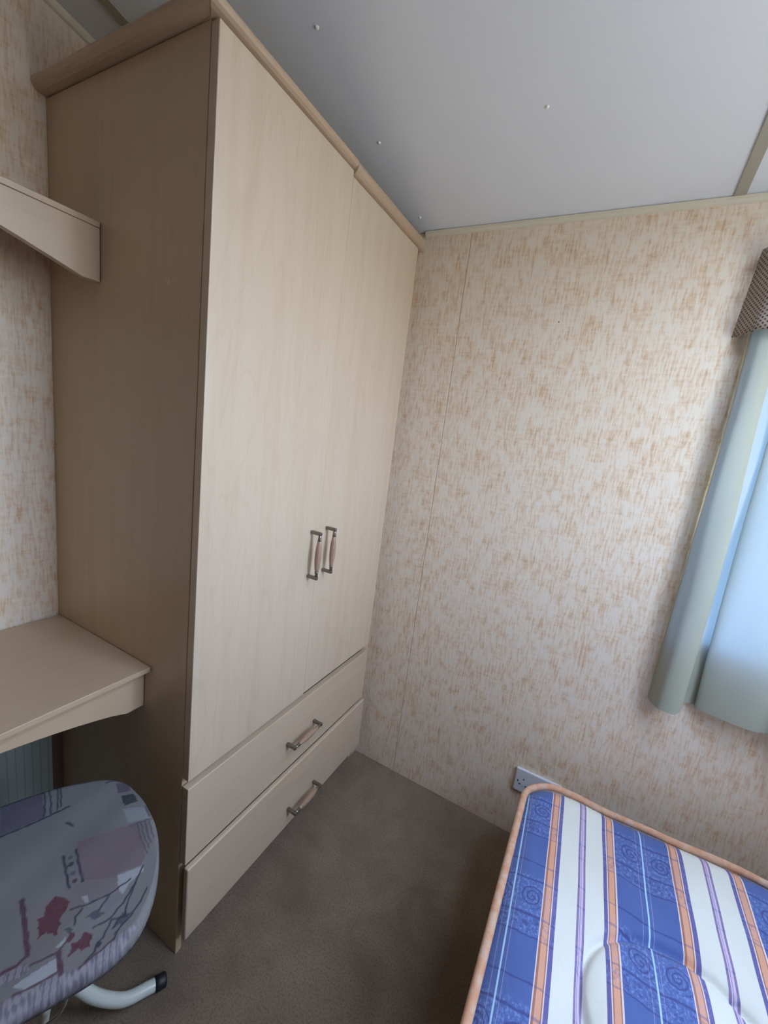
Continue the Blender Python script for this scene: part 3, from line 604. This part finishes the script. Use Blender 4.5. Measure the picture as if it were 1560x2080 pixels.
PAT_L= [('navy', 0.0021, [(-0.082, -0.2261), (-0.0867, -0.162), (-0.0897, -0.1248)]), ('navy', 0.0015, [(-0.1656, -0.1631), (-0.135, -0.1601), (-0.0907, -0.1629)]), ('navy', 0.0013, [(-0.1689, -0.1534), (-0.1183, -0.1514), (-0.0915, -0.1537)]), ('navy', 0.0013, [(-0.1644, -0.1405), (-0.1363, -0.1393), (-0.0929, -0.143)]), ('navy', 0.0012, [(-0.159, -0.1353), (-0.133, -0.1343), (-0.098, -0.1373)]), ('navy', 0.0013, [(-0.1151, -0.0592), (-0.109, -0.0309)]), ('mauve', 0.0015, [(0.0176, -0.0377), (0.023, 0.0004)]), ('mauve', 0.001, [(0.0229, -0.0251), (0.0546, -0.0266), (0.0937, -0.0234)]), ('mauve', 0.001, [(0.0233, -0.0194), (0.0551, -0.0212), (0.0852, -0.0184)]), ('mauve', 0.001, [(0.0244, -0.0128), (0.0564, -0.0147), (0.0764, -0.0132)]), ('mauve', 0.001, [(0.0256, -0.006), (0.0519, -0.0069), (0.0681, -0.007)]), ('navy', 0.0019, [(0.0193, -0.1413), (0.0471, -0.1395), (0.0862, -0.1378)]), ('navy', 0.0019, [(0.018, -0.1222), (0.049, -0.1211), (0.0855, -0.1188)]), ('navy', 0.0012, [(0.1239, -0.1389), (0.1313, -0.1171), (0.1337, -0.0865), (0.125, -0.0552)]), ('navy', 0.0012, [(0.1127, -0.0336), (0.1363, -0.0503), (0.1589, -0.0716), (0.1724, -0.0919), (0.1718, -0.1144)]), ('navy', 0.0012, [(0.1566, -0.0362), (0.1746, -0.0496), (0.1841, -0.0627), (0.1806, -0.0805), (0.1889, -0.0907)]), ('navy', 0.0012, [(0.1363, -0.0503), (0.1647, -0.0669), (0.1812, -0.0733), (0.1757, -0.0905), (0.1946, -0.1035), (0.1986, -0.1124), (0.2094, -0.1169), (0.2144, -0.1287)]), ('navy', 0.001, [(0.1333, -0.1243), (0.1404, -0.1334), (0.1519, -0.1361)]), ('navy', 0.001, [(0.1337, -0.0865), (0.1515, -0.1051)]), ('navy', 0.001, [(0.1862, -0.0631), (0.1946, -0.0827), (0.2075, -0.0916)]), ('maroon', 0.0033, [(0.0674, -0.1971), (0.1169, -0.1936), (0.1593, -0.1912)]), ('maroon', 0.0024, [(0.1643, -0.2236), (0.1649, -0.2042), (0.1606, -0.1934)]), ('maroon', 0.0033, [(0.1801, -0.1572), (0.2113, -0.1561)]), ('maroon', 0.0013, [(0.2025, -0.2082), (0.2062, -0.1849), (0.2063, -0.1603)]), ('maroon', 0.0012, [(0.1764, -0.1885), (0.1798, -0.1603), (0.1695, -0.1439)]), ('maroon', 0.0013, [(0.2173, -0.1353), (0.2138, -0.119), (0.21, -0.1021), (0.2056, -0.0913)]), ('navy', 0.0021, [(-0.052, -0.1307), (-0.0398, -0.1224)])]
PAT_D= [('grey', 0.0041, (0.0289, -0.1317)), ('char', 0.0044, (0.0428, -0.1318)), ('grey', 0.0041, (0.0615, -0.1305)), ('maroon', 0.0039, (0.077, -0.129))]

BZ = 0.52; AX = np.array([0.36, 0.933]); AX /= np.linalg.norm(AX); AN = np.array([AX[1], -AX[0]]); BO = np.array([0.0, -0.09])
ib = tag(empty('ironing_board', (-0.2, -0.55, 0.0)), 'ironing board with grey floral patchwork cover standing low under the desk', 'ironing board')
NOSE = [(0.028, 0.003), (0.075, 0.0), (0.130, -0.0127), (0.1756, -0.0319), (0.2085, -0.0566), (0.2245, -0.089), (0.2290, -0.1205), (0.2275, -0.160), (0.2240, -0.22), (0.2240, -0.40), (0.236, -0.80), (0.225, -1.0), (0.19, -1.06), (0.12, -1.085)]
NOSL = [(0.028, 0.003), (-0.0358, -0.0052), (-0.0905, -0.0208), (-0.1165, -0.0380), (-0.141, -0.0696), (-0.158, -0.1198), (-0.1655, -0.164), (-0.1680, -0.22), (-0.1665, -0.40), (-0.163, -0.80), (-0.152, -1.0), (-0.115, -1.06), (-0.05, -1.085)]
right = catmull([(a, b, 0) for a, b in NOSE], 10); left = catmull([(a, b, 0) for a, b in NOSL], 10)
def side_t(poly, s):
    ss = np.array([p.y for p in poly])[::-1]; tt = np.array([p.x for p in poly])[::-1]; o = np.argsort(ss); return float(np.interp(s, ss[o], tt[o]))
srow = [0.0029 - 0.0235*(i/26)**2 for i in range(27)]
while srow[-1] > -0.36: srow.append(srow[-1]-0.0018)
while srow[-1] > -1.06: srow.append(srow[-1]-0.02)
srow += [-1.075, -1.084]
NT_ = 250; tv = []; loc2 = []
def b2w(t, s, z): q = BO + AN*t + AX*s; return (float(q[0]), float(q[1]), z)
for s in srow:
    a, b = side_t(left, s), side_t(right, s)
    for i in range(NT_):
        t = a + (b-a)*i/(NT_-1); e = min(t-a, b-t, 0.0035-s+0.002, s+1.088)
        z = BZ - 0.010*(1-min(1, max(0, e)/0.016))**2 + 0.0012*math.sin(t*60)*math.sin(s*45)
        tv.append(b2w(t, s, z)); loc2.append((t, s))
nr = len(srow); bf = [(j*NT_+i, (j+1)*NT_+i, (j+1)*NT_+i+1, j*NT_+i+1) for j in range(nr-1) for i in range(NT_-1)]
rim = [i for i in range(NT_)] + [j*NT_+NT_-1 for j in range(1, nr)] + [(nr-1)*NT_+i for i in range(NT_-2, -1, -1)] + [j*NT_ for j in range(nr-2, 0, -1)]
prev = rim; cen = (0.035, -0.5)
for dz, ins in ((-0.022, 0.0), (-0.032, 0.004), (-0.033, 0.03)):
    cur = []
    for r in rim:
        t, s = loc2[r]; d = math.hypot(t-cen[0], s-cen[1]); q = 1-ins/d
        cur.append(len(tv)); tt, s2 = cen[0]+(t-cen[0])*q, cen[1]+(s-cen[1])*q; tv.append(b2w(tt, s2, BZ+dz)); loc2.append((tt, s2))
    k = len(rim)
    for a in range(k): bf.append((prev[a], prev[(a+1) % k], cur[(a+1) % k], cur[a]))
    prev = cur
cv = add('cover', tv, bf, 'cover', ib, True); cv['label'] = 'grey patchwork cover printed with red flowers and dark lines'
PC = dict(mauveD=(0.17, 0.15, 0.21), beige=(0.33, 0.29, 0.27), pink=(0.30, 0.215, 0.235), pink2=(0.33, 0.28, 0.29), light=(0.42, 0.43, 0.45), mauve=(0.17, 0.125, 0.16), mauve2=(0.33, 0.30, 0.34), char=(0.045, 0.045, 0.045), grey=(0.15, 0.15, 0.165), white=(0.62, 0.64, 0.68), red=(0.17, 0.022, 0.038), leaf=(0.12, 0.13, 0.17), navy=(0.035, 0.03, 0.065), maroon=(0.12, 0.035, 0.06))
T = np.array(loc2); base = np.tile(np.array([0.195, 0.188, 0.182]), (len(T), 1))
base *= (1 + 0.10*np.sin(T[:, :1]*25+1)*np.sin(T[:, 1:2]*19))
jit = T + np.stack([0.0022*np.sin(T[:, 1]*330)*np.sin(T[:, 0]*260), 0.0022*np.sin(T[:, 0]*300+1)*np.sin(T[:, 1]*240)], 1)
def inside(poly, Q):
    m = np.zeros(len(Q), bool); k = len(poly)
    for i in range(k):
        (x1, y1), (x2, y2) = poly[i], poly[(i+1) % k]
        c = (y1 > Q[:, 1]) != (y2 > Q[:, 1]); m ^= c & (Q[:, 0] < (x2-x1)*(Q[:, 1]-y1)/((y2-y1) if abs(y2-y1) > 1e-9 else 1e-9)+x1)
    return m
def near(pts, Q):
    d = np.full(len(Q), 9.0)
    for (x1, y1), (x2, y2) in zip(pts, pts[1:]):
        ab = np.array([x2-x1, y2-y1]); ap = Q-np.array([x1, y1]); t = np.clip((ap@ab)/max(1e-9, ab@ab), 0, 1); d = np.minimum(d, np.linalg.norm(ap-t[:, None]*ab, axis=1))
    return d
for k, pts in PAT_P:
    base[inside(pts, jit if k in ('red', 'leaf') else T)] = np.array(PC[k])*0.6
for k, pts in PAT_B:
    m = inside(pts, T); w = np.sin(T[m, 1]*760+5*np.sin(T[m, 1]*90+T[m, 0]*70))*np.sin(T[m, 1]*410+T[m, 0]*160+1.0); a = np.clip(w*1.6+0.35, 0, 1)[:, None]; base[m] = a*np.array((0.14, 0.12, 0.15)) + (1-a)*np.array((0.285, 0.26, 0.29))
jl = T + 0.35*(jit-T)
for k, w, pts in PAT_L:
    a = np.clip((max(w, 0.0014)-near(pts, jl))/0.0014+0.5, 0, 1)[:, None]; base = base*(1-a) + np.array(PC[k])*0.6*a
for k, r, p in PAT_D: base[np.linalg.norm(T-np.array(p), axis=1) < r] = np.array(PC[k])*0.6
edge = np.arange(len(T)) >= nr*NT_; w = np.sin(T[:, 1]*520+4*np.sin(T[:, 0]*50)); base[edge & (w > 0.2)] *= 0.55
ca = cv.data.color_attributes.new('print', 'FLOAT_COLOR', 'POINT'); ca.data.foreach_set('color', np.concatenate([base, np.ones((len(T), 1))], 1).astype(np.float32).ravel())
under = []
for s0, s1 in ((-0.03, -1.05),):
    under = [b2w(0.037+0.0, -0.06, BZ-0.047), b2w(0.037, -1.03, BZ-0.047)]
bmU = bmesh.new(); ring = []
poly = [b2w(side_t(left, s)+0.03, s, 0) for s in np.linspace(-0.07, -1.03, 18)] + [b2w(side_t(right, s)-0.03, s, 0) for s in np.linspace(-1.03, -0.07, 18)]
prism('board_pan', [(p[0], p[1]) for p in poly], BZ-0.046, BZ-0.0335, 'z', 'board_metal', ib)
# crossed tube legs; the foot bar of one ends in the black cap beside the wardrobe
foot = catmull([(0.0045, -0.0545, 0.0150), (-0.0070, -0.0800, 0.0195), (-0.024, -0.125, 0.036), (-0.0480, -0.165, 0.080), (-0.0700, -0.190, 0.125), (-0.105, -0.235, 0.21)], 8)
tube('leg', foot + catmull([(-0.105, -0.235, 0.21), (-0.20, -0.42, 0.35), (-0.30, -0.66, BZ-0.060)], 6)[1:], 0.0132, 'tube', ib, seg=16)
tube('leg', catmull([(-0.50, -0.98, 0.016), (-0.46, -0.93, 0.03), (-0.36, -0.80, 0.14), (-0.14, -0.30, BZ-0.060)], 8), 0.0125, 'tube', ib, seg=14)
e0 = Vector(foot[0]); e1 = Vector(foot[3]); dirn = (e0-e1).normalized()
tube('foot_cap', [e0-dirn*0.014, e0-dirn*0.004, e0+dirn*0.006, e0+dirn*0.0095], lambda t: 0.0150 if t < 0.9 else 0.0128, 'black', ib, seg=16)['label'] = 'black rubber foot cap'
tube('foot_cap', [(-0.5095, -0.9915, 0.0160), (-0.495, -0.974, 0.0165)], 0.0150, 'black', ib, seg=14)
tube('strut', [(0.1236, -0.3213, 0.47), (0.1023, -0.3157, 0.42), (0.0787, -0.3101, 0.36), (0.029, -0.300, 0.24), (0.0, -0.30, 0.16)], 0.0066, 'tube', ib, seg=10)
tube('wire_loop', catmull([(0.1407, -0.3023, 0.475), (0.1387, -0.3055, 0.455), (0.1316, -0.3089, 0.435), (0.1187, -0.3135, 0.415), (0.1076, -0.3172, 0.4)], 6), 0.0017, 'wire', ib, seg=6)
